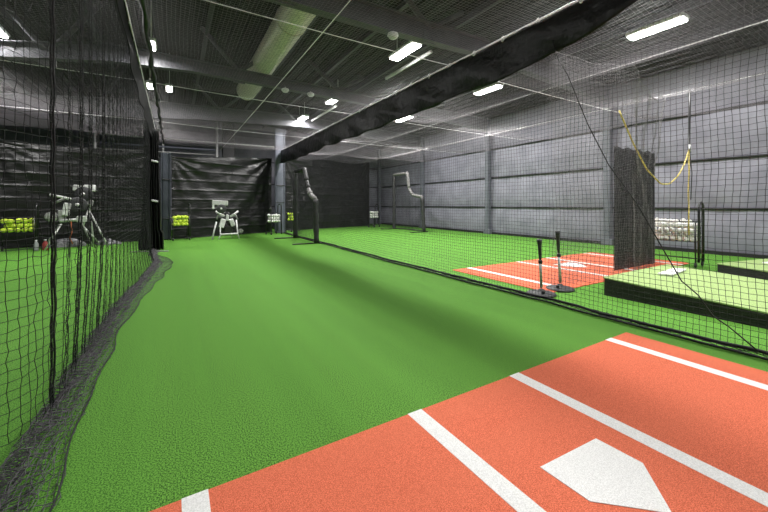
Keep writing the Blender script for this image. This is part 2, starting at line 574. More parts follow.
LAMPS = [(8.83, 3.4, 5, 'largest bright linear lamp, over the right lane above the gathered net'),
         (8.82, 8.05, 5, 'linear lamp over the right lane, just below the black valance, second from the camera'),
         (8.65, 12.65, 5, 'small far linear lamp over the right lane, below the black valance'),
         (4.88, 7.1, 5, 'large bright lamp over the middle lane between the two white cables'),
         (4.94, 11.66, 5, 'small lamp over the middle lane beyond the second roof beam, beside a conduit whitened for its glow'),
         (4.83, 14.96, 5, 'farthest lamp over the middle lane near the back wall'),
         (-.44, 9.9, 5, 'single lamp above the left black valance, nearest of that row'),
         (-.62, 13.3, 5, 'left one of the paired far lamps above the left black valance'),
         (-.10, 13.3, 5, 'right one of the paired far lamps above the left black valance'),
         (-3.3, 10.6, 5, 'lamp over the left lane at the left edge of the photo')]
for l in LAMPS:
    sm_ = l[0] < 0 and l[0] > -1
    lamp(l[0], l[1], l[2], l[3], L=.5 if sm_ else 1.0, W=.15 if sm_ else .26, on=.4 if sm_ else (1.45 if l[1] > 6 else 1.0))
for x, y, on, lab in ((8.83, -1.2, .9, 'linear ceiling lamp of the right lane row, behind the camera'),
                     (4.88, 2.5, 1.0, 'linear ceiling lamp of the middle lane row, above the camera to its right'),
                     (4.88, -2.0, .85, 'linear ceiling lamp of the middle lane row, behind the camera'),
                     (-.44, 5.2, .2, 'small ceiling lamp of the left valance row, above the frame'),
                     (-.44, .5, .15, 'small ceiling lamp of the left valance row, above the camera'),
                     (-3.3, 5.5, .5, 'linear ceiling lamp of the left lane row, above the frame')):
    lamp(x, y, 5, lab, on=on)

# ------------------------------------------------------------------ batting mats
def plate_poly(cx, y0, s=1.0):
    w = .216 * s
    return [(cx - w, y0), (cx - w, y0 - .216 * s), (cx, y0 - .432 * s), (cx + w, y0 - .216 * s), (cx + w, y0)]


def batting_mat(x0, x1, y0, y1, lines, lw, plate, label):
    t = thing('batting_mat', label, 'batting mat', ((x0 + x1) / 2, (y0 + y1) / 2, 0))
    ox, oy = (x0 + x1) / 2, (y0 + y1) / 2
    MB().box((0, 0, .006), (x1 - x0, y1 - y0, .012), bev=.004).build('mat_turf', 'turf_orange', t)
    for lx in lines:
        MB().box((lx - ox, 0, .0085), (lw, y1 - y0 - .002, .010), bev=.001).build('chalk_line', 'turf_white', t)
    MB().prism([(a - ox, b - oy) for a, b in plate], .004, .0145).build('home_plate', 'turf_white', t)
    return t


batting_mat(-.37, 3.75, -2.3, 1.69, (.08, 1.23, 2.12, 3.42), .10,
            [(1.471, 1.026), (1.478, .80), (1.70, .60), (1.912, .789), (1.903, 1.0)],
            'orange turf batting mat with white lines and home plate in the foreground')
batting_mat(4.54, 9.4, 3.0, 5.02, (4.96, 6.42, 7.45, 9.0), .11, plate_poly(7.0, 4.38, 1.25),
            'orange turf batting mat with white lines in the right lane behind the net')


# ------------------------------------------------------------------ pitching mounds
def mound(label, loc, rz, W, L, h0, h1):
    t = thing('pitching_mound', label, 'pitching mound', loc, rz)
    hz = lambda y: h0 + (h1 - h0) * (-y / L)
    g = MB()
    n = 10
    for i in range(n):
        ya, yb = -L * i / n, -L * (i + 1) / n
        za, zb = hz(ya) - .012, hz(yb) - .012
        for xx, flip in ((0, 0), (W, 1)):
            q = [(xx, ya, 0), (xx, yb, 0), (xx, yb, zb), (xx, ya, za)]
            g.add(q, [(0, 1, 2, 3) if not flip else (3, 2, 1, 0)], False)
    g.add([(0, 0, 0), (W, 0, 0), (W, 0, h0 - .012), (0, 0, h0 - .012)], [(0, 1, 2, 3)], False)
    g.add([(0, -L, 0), (W, -L, 0), (W, -L, h1 - .012), (0, -L, h1 - .012)], [(3, 2, 1, 0)], False)
    g.add([(0, 0, 0), (W, 0, 0), (W, -L, 0), (0, -L, 0)], [(0, 1, 2, 3)], False)
    g.build('side_skirt', 'carpet_black', t)
    g = MB()
    e = .012
    vs = []
    for (y, zz) in ((e, h0), (-L - e, h1)):
        for x in (-e, W + e):
            vs += [(x, y, zz - .016), (x, y, zz)]
    g.add(vs, [(1, 5, 7, 3), (0, 2, 6, 4), (0, 1, 3, 2), (4, 6, 7, 5), (0, 4, 5, 1), (2, 3, 7, 6)], False)
    g.build('turf_top', 'turf_light', t)
    return t


m1 = mound('nearer pitching mound with light green turf top and black sides, behind the right net', (5.08, 2.56, 0), 0, 2.0, 4.4, .25, .02)
MB().box((1.3, -.31, .246), (.72, .17, .022), Matrix.Rotation(-.05, 3, 'X') @ Matrix.Rotation(.1, 3, 'Z'), bev=.005).build('pitching_rubber', 'turf_white', m1)
m2 = mound('second pitching mound farther right at the edge of the photo, near the grey wall', (8.55, 2.34, 0), math.radians(-11), 2.0, 4.0, .17, .02)
MB().box((1.2, -.3, .166), (.61, .15, .02), bev=.005).build('pitching_rubber', 'turf_white', m2)

# ------------------------------------------------------------------ nets
CELL = .048
ZT = 3.62


def jit(P, a=.003):
    return P + RNG.normal(0, a, P.shape)


# left divider net, hanging, heaped and spread on the turf
LN = thing('divider_net', 'black divider net of the left lane, heaped along the turf at its foot', 'net')
ys = np.arange(1.0, 12.2, CELL)
nh = int((ZT - .06) / (CELL * 1.04))
zt = np.linspace(ZT, .04, nh)
xb = np.interp(ys, [1, 2, 4, 5.5, 7.3, 8.7, 10.3, 12.2], [-.66, -.66, -.64, -.58, -.44, -.34, -.50, -.52])
# the near end of the hanging net curls away to the left
pth = np.array([(-2.2, 2.20), (-1.5, 2.25), (-1.05, 2.32), (-.80, 2.42), (-.68, 2.56), (-.62, 2.76), (-.59, 3.1), (-.57, 3.6), (-.55, 5), (-.54, 12.2)])
sl = np.concatenate([[0], np.cumsum(np.linalg.norm(np.diff(pth, axis=0), axis=1))])
sv = np.arange(0, sl[-1], CELL)
px, py = np.interp(sv, sl, pth[:, 0]), np.interp(sv, sl, pth[:, 1])
for _ in range(3):
    px[1:-1] = (px[:-2] + px[1:-1] + px[2:]) / 3
    py[1:-1] = (py[:-2] + py[1:-1] + py[2:]) / 3
wig = np.interp(py, [2.6, 2.8, 4.5, 6], [0, .022, .018, .006]) * np.sin(sv * 22)
pb = np.interp(py, ys, xb)
far_ = np.interp(py, [2.5, 2.8], [0, 1])
rows = []
for z in zt:
    t = 1 - (z - .04) / (ZT - .04)
    x = px + wig + far_ * (pb - px + .02) * t ** 4 + .015 * waves(sv, np.full_like(sv, z), 11, 6, .5, 1.6) * t
    yv = py + .006 * waves(sv, np.full_like(sv, z), 12, 6, 1.0, 3)
    rows.append(np.stack([x, yv, np.full_like(x, z) + .012 * waves(sv, np.full_like(sv, z * .2), 13, 4, .8, 3) * t], 1))
PH = np.stack(rows, 0)
rows = []
for k in range(9):          # the heap
    a = k / 8
    x = xb + (.09 * a) + .03 * (-1) ** k + .02 * waves(ys, ys * 0 + k * 3, 30 + k, 4, 2, 8)
    z = .02 + .055 * (.5 + .5 * waves(ys, ys * 0 + k, 50 + k, 4, 2, 8)).clip(0, 1) * math.sin(math.pi * (.25 + .7 * a))
    rows.append(np.stack([x, ys + .02 * waves(ys, ys * 0, 70 + k, 4, 2, 9), z], 1))
sk = np.interp(ys, [1, 2, 2.6, 3.3, 4.4, 5.5, 7.0, 7.6, 8.7, 9.6, 10.3, 12.2],
               [.12, .13, .12, .10, .10, .13, .20, .22, .26, .22, .08, .08]) + .03 * waves(ys, ys * 0, 99, 5, 1, 5)
for k in range(1, 8):       # the skirt lying flat
    a = k / 7
    x = xb + .09 + sk * a
    z = .006 + .018 * (.5 + .5 * waves(ys, ys * 0 + k * .4, 150, 5, 2, 6)).clip(0, 1) * (1 - .5 * a)
    rows.append(np.stack([x, ys + .02 * waves(ys, ys * 0 + k, 120, 4, 1, 5), z], 1))
P = np.stack(rows, 0)
net_mesh('net_mesh', jit(PH, .0035), .0019, 'twine', LN)
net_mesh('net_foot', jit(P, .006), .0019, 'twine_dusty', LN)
P2 = P[:10].copy()
P2[:, :, 0] += .02
P2[:, :, 1] += .023
P2[:, :, 2] = P2[:, :, 2] * .8 + .012
net_mesh('net_fold', jit(P2, .008), .0019, 'twine_dusty', LN)
e = P[-1]
MB().tube([tuple(q + np.array([0, 0, .004])) for q in e[::2]], .004, 5).build('edge_rope', 'twine', LN)
for (yy, rr) in ((2.80, .0055), (3.42, .0045), (3.66, .003), (4.28, .004)):
    i = int(np.argmin(np.abs(PH[0, :, 1] - yy)))
    for dd in (0, .012):
        MB().tube([tuple(PH[k, i] + np.array([dd + .003 * math.sin(k), dd * .3 + .004 * math.cos(k * 1.7), 0])) for k in range(0, nh)], rr, 6).build('seam_rope', 'twine', LN)

# right divider net
RN = thing('divider_net', 'black divider net between the middle and right lanes, its foot hem on the turf', 'net')
ys = np.arange(.35, 15.45, CELL)
zt = np.linspace(ZT, .05, int(ZT / (CELL * 1.04)))
xb = 4.10 + np.interp(ys, [0, 1, 3, 7, 11, 15.6], [.02, 0, 0, .0, .05, .1]) + .02 * waves(ys, ys * 0, 201, 4, .4, 1.4)
rows = []
for z in zt:
    t = 1 - z / ZT
    x = 4.10 * (1 - t) + xb * t + .035 * waves(ys, np.full_like(ys, z), 202, 6, .4, 1.6) * math.sin(math.pi * t)
    yy = ys + .018 * waves(ys, np.full_like(ys, z), 203, 5, .8, 3)
    rows.append(np.stack([x, yy, np.full_like(ys, z) + .02 * waves(ys, ys * 0 + z, 204, 5, .5, 2.5) * math.sin(math.pi * t)], 1))
nr = len(rows)
for k in range(8):
    a = k / 7
    x = xb - .085 * a + .012 * (-1) ** k + .008 * waves(ys, ys * 0 + k, 210 + k, 4, 2, 8)
    z = .015 + .03 * (.5 + .5 * waves(ys, ys * 0 + k, 230 + k, 4, 2, 8)).clip(0, 1) * math.sin(math.pi * (.2 + .7 * a))
    rows.append(np.stack([x, ys, z], 1))
PR = np.stack(rows, 0)
net_mesh('net_mesh', jit(PR[:nr + 1], .0015), .0021, 'twine', RN)
net_mesh('net_foot', jit(PR[nr - 1:], .005), .0024, 'twine', RN)
MB().tube([tuple(q) for q in (PR[nr][::3] + np.array([-.03, 0, .02]))], .016, 6).build('hem_rope', 'twine', RN)
MB().tube([tuple(q) for q in (PR[-1][::3] + np.array([0, 0, .004]))], .011, 6).build('hem_rope', 'twine', RN)


def ceiling_net(label, x0, x1, y0, y1, xc, sag, seed, r=.0016, m='twine_lit'):
    """xc: x positions of the supporting cables (the net sags between them)"""
    t = thing('ceiling_net', label, 'net')
    xs = np.arange(x0, x1 + .01, CELL)
    yv = np.arange(y0, y1, CELL)
    X, Y = np.meshgrid(xs, yv, indexing='ij')
    sx = np.zeros_like(X)
    for a, b in zip(xc[:-1], xc[1:]):
        mk = (X >= a) & (X <= b)
        sx = np.where(mk, np.sin(math.pi * (X - a) / (b - a)), sx)
    yc = (Y - 4.6) / 3.6
    sy = np.abs(np.sin(math.pi * yc)) ** .8
    Z = ZT + .02 - sag * (sx * .75 + .25) * sy + .03 * waves(X, Y, seed, 6, .3, 1.3) * sx
    X = X + .02 * waves(X, Y, seed + 1, 5, .5, 2)
    Y = Y + .03 * waves(X, Y, seed + 2, 5, .5, 2)
    net_mesh('net_mesh', jit(np.stack([X, Y, Z], 2), .002), r, m, t)
    return t


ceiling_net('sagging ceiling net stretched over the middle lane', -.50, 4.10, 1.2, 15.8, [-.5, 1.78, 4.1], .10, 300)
ceiling_net('sagging ceiling net stretched over the right lane below the wall top', 4.16, 11.5, .3, 16.7, [4.1, 6.6, 9.2, 11.6], .26, 310, .0016, 'twine_ceiling_lit')
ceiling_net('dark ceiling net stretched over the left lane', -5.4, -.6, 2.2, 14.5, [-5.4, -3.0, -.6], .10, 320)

# gathered cross net in the right lane
TN = thing('gathered_net', 'dense gathered net drawn across the right lane beside the hanging black curtain', 'net')
ss = np.arange(0, 1.0001, .0105)          # runs over the two cables it is tied to
xs = np.interp(ss, [0, .4, 1], [4.98, 6.62, 9.22])
y0s = np.interp(ss, [0, .4, 1], [3.23, 2.88, 3.34])
ztop = np.interp(ss, [0, .08, .2, .32, .4, .48, .62, .8, .93, 1], [3.60, 3.56, 3.50, 3.54, 3.63, 3.52, 3.33, 3.30, 3.45, 3.63])
rows = []
nzr = 80
for k in range(nzr):
    t = k / (nzr - 1)
    dip = .22 * np.abs(np.sin(math.pi * np.interp(ss, [0, .4, 1], [0, 1, 2]))) * math.sin(math.pi * min(1, t * 1.6)) * (1 - t)
    z = ztop * (1 - t) + .03 * t - dip
    x = xs + .03 * waves(xs, xs * 0 + t * 3, 402, 5, 1, 4) - np.where(ss > .4, (ss - .4) / .6 * .6 * min(1, t * 2.5), 0)
    yv = y0s + .025 * np.sin(xs * 9 + t * 2) * (1 - .5 * t) + .03 * waves(xs, xs * 0 + t * 3, 401, 5, 1, 5)
    rows.append(np.stack([x, yv, z], 1))
PT = np.stack(rows, 0)
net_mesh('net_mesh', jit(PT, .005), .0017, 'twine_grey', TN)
PT2 = PT[:, :int(len(xs) * .27)].copy()
PT2[:, :, 1] += .08
PT2[:, :, 0] += .02
PT2[:, :, 2] -= .02
net_mesh('net_fold', jit(PT2, .006), .0015, 'twine_grey', TN)
MB().tube([tuple(q) for q in PT[0][::3]], .004, 5).build('edge_rope', 'twine_grey', TN)

# cables
def cable(a, b, label, sag=.03, r=.006):
    n = 14
    pts = []
    for i in range(n + 1):
        t = i / n
        p = Vector(a).lerp(Vector(b), t)
        p.z -= sag * 4 * t * (1 - t)
        pts.append(p)
    return tag(MB().tube(pts, r, 6).build('suspension_cable', 'cable'), label, 'cable', 'cables carrying the nets')


ZC = ZT + .035
cable((1.78, .8, ZC), (1.78, 17, ZC), 'white cable running lengthwise over the middle lane, right of the duct')
cable((6.62, -1, ZC), (6.62, 17.5, ZC), 'lengthwise white cable over the right lane that the gathered net is tied to')
cable((9.22, -1, ZC), (9.22, 17.5, ZC), 'lengthwise white cable nearest the grey wall')
cable((-.6, 4.6, ZC), (4.1, 4.6, ZC), 'cross cable over the middle lane passing under the duct, nearest', .02)
cable((-.6, 8.25, ZC), (4.1, 8.4, ZC), 'second cross cable over the middle lane, beyond the end of the duct', .02)
cable((-.6, 12.0, ZC), (4.1, 12.2, ZC), 'farthest cross cable over the middle lane', .02)
cable((4.15, 4.7, ZC), (11.6, 4.6, ZC), 'nearest cross cable over the right lane', .03)
cable((4.15, 8.4, ZC), (11.6, 8.4, ZC), 'second cross cable over the right lane', .03)
cable((4.15, 12.1, ZC), (11.6, 12.1, ZC), 'farthest cross cable over the right lane', .03)
cable((-6, 8.2, ZC), (-.6, 8.25, ZC), 'nearer cross cable over the left lane', .02)
cable((-6, 12.0, ZC), (-.6, 12.0, ZC), 'farther cross cable over the left lane', .02)


# valances of gathered black vinyl
def valance(label, x, y0, y1, hz, seed, nclip, amp=.8, m='vinyl_soft'):
    t = thing('valance', label, 'valance')
    g = MB()

    def f(a, b):
        y = y0 + (y1 - y0) * a
        h = hz(y)
        fold = .05 * math.sin((y * 2.3 + b * 2.4) * 2) * (.3 + b) + .06 * nz(y * 1.7 + b * 2.2, b * 1.5, seed) * (.4 + b)
        sw = .05 * math.sin(math.pi * b)
        scal = .025 * abs(math.sin(y * math.pi / .62)) * (1 - b)
        return (x - sw * amp - fold * amp, y, ZT + .03 - scal - h * b + .05 * b * nz(y * 1.3, 7, seed))
    g.grid(f, int((y1 - y0) * 14), 14)
    g.build('vinyl_sheet', m, t, thick=.006)
    MB().tube([(x, y0, ZT + .04), (x, y1, ZT + .04)], .012, 6).build('top_cable', 'cable', t)
    for i in range(nclip):
        y = y0 + .3 + (y1 - y0 - .6) * i / (nclip - 1)
        c = MB()
        pts = [(x, y + .022 * math.cos(q), ZT + .03 + .04 * math.sin(q)) for q in [k * math.pi / 5 for k in range(11)]]
        c.tube(pts, .009, 5)
        c.build('snap_hook', 'silver', t)
    return t


valance('long black gathered vinyl valance hung high along the right divider net', 4.1, 1.45, 16.3,
        lambda y: float(np.interp(y, [1.45, 1.9, 2.4, 3.5], [.22, .34, .48, .60])) + .02 * math.sin(y * 1.1), 1, 26, .5)
valance('black gathered vinyl valance hung high along the left divider net', -.49, 3.0, 14.6,
        lambda y: np.interp(y, [3, 5, 7, 11, 14.6], [.30, .34, .60, .62, .62]), 5, 20, .2, 'vinyl_matte')

# black rolled net strip beside the left valance
g = MB()
pts = [(-.31 + .012 * math.sin(y * 5), y, ZT + .02 + .012 * math.sin(y * 3.1)) for y in [2.5 + i * .15 for i in range(92)]]
g.tube(pts, .04, 9, rs=[.034 + .008 * math.sin(i * 1.3) for i in range(92)])
tag(g.build('rolled_net', 'strap_black'), 'thin black rolled net strip running lengthwise right of the left valance', 'net')

# pleated black net bundle at the far end of the left divider
g = MB()


def f(a, b):
    z = .02 + 3.3 * b
    wd = .40 + .06 * math.sin(z * 1.3 + 1) + (.12 if z < .5 else 0)
    return (-.50 - wd / 2 + wd * a + .03 * nz(a * 4, z), 11.4 + .09 * math.sin(a * 44 + math.sin(z * 1.5)) + .05 * nz(a * 4, z, 3), z)


g.grid(f, 70, 30)
nb = tag(g.build('bunched_net', 'vinyl', thick=.006), 'dark pleated net bundle standing beside the far left column', 'net')
for z in (1.35, 2.42):
    MB().box((-.42, 11.27, z), (.16, .05, .05), Matrix.Rotation(.2, 3, 'Y'), bev=.01).build('tape_tie', 'white_paint', nb)


# ------------------------------------------------------------------ tarps
def tarp(label, a, b, zb, zt0, zt1, seed, corners=1.0):
    """a, b: ground points of the ends"""
    t = thing('backdrop_tarp', label, 'tarp')
    a, b = Vector((*a, 0)), Vector((*b, 0))
    L = (b - a).length
    nrm = Vector((-(b - a).y, (b - a).x, 0)).normalized() * -1
    g = MB()

    def f(u, v):
        zt = zt0 + (zt1 - zt0) * u
        p = a.lerp(b, u)
        x = u * L
        z = zb + (zt - zb) * v
        # tension folds from the upper corners, level creases from folding
        dr = math.hypot((1 - u) * L, zt - z)
        dl = math.hypot(u * L, zt - z)
        ar = math.atan2(zt - z, (1 - u) * L + 1e-4)
        al = math.atan2(zt - z, u * L + 1e-4)
        d = .035 * corners * (math.sin(ar * 16) * math.exp(-dr / 1.6) + math.sin(al * 16) * math.exp(-dl / 1.6))
        cr = abs(((z / .36) % 1) - .5)
        d += .017 * max(0, cr - .37) / .13 * (1 if nz(x * .8, z, seed) > -.1 else .4)
        xr = abs(((x / 1.1) % 1) - .5)
        d += .015 * max(0, xr - .46) / .04
        d += .05 * nz(x * .9, z * 1.1, seed) + .022 * nz(x * 3, z * 3.5, seed + 4)
        d += .10 * (1 - v) ** 3 * (.5 + nz(x * 1.1, 2, seed))
        q = p + nrm * d
        q.z = z + (.02 * nz(x * 2, 0, seed) if v in (0, 1) else 0)
        return q
    g.grid(f, int(L * 16), 120)
    g.build('vinyl_sheet', 'vinyl', t)
    MB().tube([f(i / 20, 1) for i in range(21)], .014, 6).build('top_hem', 'strap_black', t)
    return t


tarp('black vinyl backdrop tarp behind the two pitching machines on the left', (-4.2, 13.9), (-.45, 14.7), .02, 3.02, 3.06, 2, .5)
tarp('black vinyl backdrop tarp at the far end of the middle lane', (-.05, 14.75), (3.85, 16.3), .02, 2.98, 3.36, 12)
tarp('wrinkled black vinyl backdrop tarp at the far end of the right lane', (4.6, 16.9), (10.0, 18.3), .02, 3.45, 3.85, 22, 1.3)
t = thing('hanging_curtain', 'plain black curtain hung from the gathered net behind the nearer mound', 'curtain')
g = MB()


def f(a, b):
    x = 7.02 + 1.64 * a
    z = .02 + 2.31 * b
    return (x, 3.36 + .006 * math.sin(a * 19) + .012 * nz(a * 3, z * .6), z + (.02 * math.sin(a * 25) if b == 1 else 0))


g.grid(f, 60, 26)
g.build('vinyl_sheet', 'vinyl_soft', t, thick=.006)
for i in range(6):
    x = 7.08 + 1.5 * i / 5
    MB().tube([(x, 3.36, 2.28), (x, 3.33, 2.36)], .004, 5).build('tie', 'strap_black', t)

# ------------------------------------------------------------------ yellow rope, strap and black cord
A = (6.22, 2.90, 2.77)
pts = []
for i in range(41):
    s = i / 40
    X = A[0] + (8.75 - A[0]) * s
    z = np.interp(s, [0, .17, .35, .55, .68, .82, .93, 1.0], [2.77, 2.28, 1.86, 1.62, 1.63, 1.80, 2.05, 2.33])
    pts.append((X, 2.90 - .08 * s, float(z)))
sm = [pts[0]]
for i in range(1, 40):
    sm.append(tuple((pts[i - 1][k] + 2 * pts[i][k] + pts[i + 1][k]) / 4 for k in range(3)))
sm.append(pts[-1])
sm += [(8.70, 2.80, 1.9), (8.64, 2.79, 1.5), (8.56, 2.76, 1.1), (8.50, 2.74, .66)]
rp = MB()
for ph in (0, 2.09, 4.19):
    q = []
    for i, p in enumerate(sm):
        q.append((p[0], p[1] + .006 * math.cos(i * 1.4 + ph), p[2] + .006 * math.sin(i * 1.4 + ph)))
    rp.tube(q, .009, 5)
tag(rp.build('rope', 'rope_yellow'), 'yellow rope sagging from the gathered net to the black strap by the ball cart', 'rope')
g = MB()
g.tube([(9.2, 2.95, ZT + .02), (9.12, 2.93, 3.0), (9.0, 2.9, 2.4), (8.86, 2.84, 2.30)], .022, 6)
st = tag(g.build('strap', 'strap_black'), 'black strap hanging from the lengthwise cable nearest the wall', 'strap')
MB().tube([(8.86, 2.84, 2.45), (8.82, 2.83, 2.30)], .02, 6).build('hook', 'silver', st)
tag(MB().tube([(9.02, 2.92, 2.6), (9.0, 2.85, 1.9), (9.1, 2.9, 1.35)], .008, 5).build('cord', 'strap_black'),
    'thin dark cord beside the hanging end of the yellow rope', 'cord')

cp = [(2.66, 3.30), (2.584, 3.02), (2.457, 2.80), (2.22, 2.158), (2.005, 1.678), (1.718, 1.24), (1.546, .896), (1.449, .693), (1.36, .53),
      (1.327, .506), (1.241, .422), (1.2, .36), (1.138, .268), (1.04, .2), (.949, .127), (.861, .057)]
tag(MB().tube([(4.06 + .01 * math.sin(i * 2), y, z) for i, (y, z) in enumerate(cp)], .006, 6).build('cord', 'strap_black'),
    'black cord running diagonally down the right net to the turf', 'cord')


# ------------------------------------------------------------------ L-screens
def lscreen(label, x, outline, dark, thick):
    """outline: (y, z) corner points up one side, round the cut corner and down the other"""
    t = thing('pitching_screen', label, 'pitching screen', (x, (outline[0][0] + outline[-1][0]) / 2, 0))
    y0 = t.location.y
    P = [(0, y - y0, z) for y, z in outline]
    names = {0: 'post'}
    for i in range(len(P) - 1):
        if i in (0, len(P) - 2):
            nm, r, m = 'post', thick, 'pad_black'
        else:
            nm, r, m = 'padded_rail', thick * .92, ('pad_lit_grey' if i in dark else 'pad_black')  # listed rails get the pad with light painted in
        a, b = Vector(P[i]), Vector(P[i + 1])
        n = max(3, int((b - a).length / .12))
        pts = [a.lerp(b, k / n) for k in range(n + 1)]
        MB().tube(pts, r, 10, rs=[r * (1 + .12 * math.sin(k * 1.9 + i)) for k in range(n + 1)]).build(nm, m, t)
    MB().tube([P[0], P[-1]] if False else [(0, P[0][1], .06), (0, P[-1][1], .06)], .025, 8).build('bottom_rail', 'pad_black', t)
    for q in (P[0], P[-1]):
        MB().box((-.28, q[1], .02), (1.0, .05, .035), bev=.01).build('foot', 'black_metal', t)
    # netting clipped to the outline
    ya, yb = P[-1][1], P[0][1]
    yy = np.arange(ya, yb, .05)
    zz = np.arange(.08, 2.9, .05)
    g = MB()
    oy = [p[1] for p in P][::-1]
    oz = [p[2] for p in P][::-1]

    def topz(y):
        best = 0
        for k in range(len(oy) - 1):
            lo, hi = sorted((oy[k], oy[k + 1]))
            if hi - lo > 1e-3 and lo <= y <= hi:
                best = max(best, oz[k] + (oz[k + 1] - oz[k]) * (y - oy[k]) / (oy[k + 1] - oy[k]))
        return best
    for y in yy[1:]:
        z1 = topz(y)
        g.tube([(.01, y, .06), (.01, y, z1)], .0028, 3, cap=False)
    for z in zz:
        ok = [y for y in yy if topz(y) > z]
        if ok:
            g.tube([(.01, min(ok), z), (.01, max(ok), z)], .0028, 3, cap=False)
    g.build('netting', 'twine', t)
    return t


lscreen('black padded pitching screen standing in the middle lane against the right net', 3.95,
        [(13.0, .03), (13.0, 2.50), (11.95, 2.50), (11.70, 2.05), (11.55, 1.80), (11.30, 1.58), (10.86, 1.43), (10.75, .03)], {4, 5}, .085)
lscreen('grey padded pitching screen standing in the right lane near the grey wall', 9.8,
        [(15.25, .03), (15.25, 2.80), (14.05, 2.80), (13.90, 2.05), (13.60, 1.72), (12.85, 1.60), (12.72, .03)], {1, 2, 3, 4}, .085)


# ------------------------------------------------------------------ batting tees
def tee(label, x, y, rz, tilt, h):
    t = thing('batting_tee', label, 'batting tee', (x, y, 0), rz, 'batting tees by the right net')
    prof = [(.158, .0), (.168, .010), (.165, .024), (.14, .038), (.08, .05), (.035, .065), (.03, .08)]
    g = MB().lathe([(r * 1.15, z) for r, z in prof], n=26)
    g.build('base', 'rubber', t)
    MB().lathe([(.0, .02), (.022, .021), (.024, .055), (.0, .056)], c=(-.11, -.06, .03), n=12).build('carry_hole', 'black_metal', t)
    top = Vector((tilt, 0, h))
    a = Vector((0, 0, .1))
    MB().tube([a, a.lerp(top, .56)], .019, 10).build('lower_tube', 'silver', t)
    MB().lathe([(.027, 0), (.03, .02), (.027, .05)], c=a.lerp(top, .5), n=12).build('collar', 'black_metal', t)
    MB().tube([a.lerp(top, .5), a.lerp(top, .72)], .014, 10).build('upper_tube', 'silver', t)
    pts = [a.lerp(top, s) for s in (.58, .64, .85, .95, 1.0)]
    MB().tube(pts, .02, 12, rs=[.016, .02, .026, .032, .037]).build('ball_holder', 'rubber', t)
    return t


tee('nearer black and silver batting tee standing left of the other', 4.36, 3.02, .3, -.08, .77)
tee('batting tee standing right of the other, its stem crossing the orange mat', 4.86, 3.06, -.2, -.05, .86)


# ------------------------------------------------------------------ ball carts
def cart_parts(t, W, D):
    z0, z1 = .50, .80
    fine = .0022 if W > .8 else .0022
    fr = MB()
    for sx in (-1, 1):
        x = sx * W / 2
        fr.tube([(x, -D / 2, .09), (x, -D / 2, .92)], .013, 8)
        fr.tube([(x, D / 2, .09), (x, D / 2, .92)], .013, 8)
        fr.tube([(x, -D / 2, .13), (x, D / 2, .13)], .011, 6)
    fr.tube([(-W / 2, D / 2, .13), (W / 2, D / 2, .13)], .011, 6)
    fr.build('frame', 'black_metal', t)
    # upright handle
    h = MB()
    x = W / 2 + .03
    arc = [(x, -D * .32, .10), (x, -D * .32, 1.16)] + [(x, -D * .32 + D * .32 * (1 - math.cos(q)), 1.16 + .12 * math.sin(q))
                                                     for q in [k * math.pi / 6 for k in range(1, 6)]] + [(x, D * .32, 1.16), (x, D * .32, .10)]
    h.tube(arc, .022, 8)
    h.build('handle', 'black_metal', t)
    b = MB()
    for z in (z0, (z0 + z1) / 2, z1 + .1):
        b.tube([(-W / 2, -D / 2, z), (W / 2, -D / 2, z), (W / 2, D / 2, z), (-W / 2, D / 2, z), (-W / 2, -D / 2, z)], .006 if z < z1 else .010, 6)
    n = 9 if W > .8 else 5
    for i in range(n + 1):
        x = -W / 2 + W * i / n
        for s in (-1, 1):
            b.tube([(x, s * D / 2, z0), (x, s * D / 2, z1 + .1)], fine, 4)
        b.tube([(x, -D / 2, z0), (x, D / 2, z0)], fine, 4)
    for i in range(4):
        y = -D / 2 + D * i / 3
        for s in (-1, 1):
            b.tube([(s * W / 2, y, z0), (s * W / 2, y, z1 + .1)], fine, 4)
        b.tube([(-W / 2, y, z0), (W / 2, y, z0)], fine, 4)
    b.build('basket', 'black_metal', t)
    for sx in (-1, 1):
        for sy in (-1, 1):
            cxy = (sx * W / 2, sy * D / 2, .05)
            MB().lathe([(.012, -.018), (.045, -.016), (.05, -.008), (.05, .008), (.045, .016), (.012, .018)], c=cxy, n=14, axis='x').build('caster', 'rubber', t)


def ball_mesh(r, m):
    g = MB()
    n, k = 14, 8
    vs = [(0, 0, r)]
    for i in range(1, k):
        a = math.pi * i / k
        for j in range(n):
            b = 2 * math.pi * j / n
            vs.append((r * math.sin(a) * math.cos(b), r * math.sin(a) * math.sin(b), r * math.cos(a)))
    vs.append((0, 0, -r))
    fs = [(0, 1 + j, 1 + (j + 1) % n) for j in range(n)]
    for i in range(k - 2):
        for j in range(n):
            a, b = 1 + i * n + j, 1 + i * n + (j + 1) % n
            fs.append((a, a + n, b + n, b))
    L = len(vs) - 1
    fs += [(L, 1 + (k - 2) * n + (j + 1) % n, 1 + (k - 2) * n + j) for j in range(n)]
    g.add(vs, fs)
    return g


BALL0 = {}


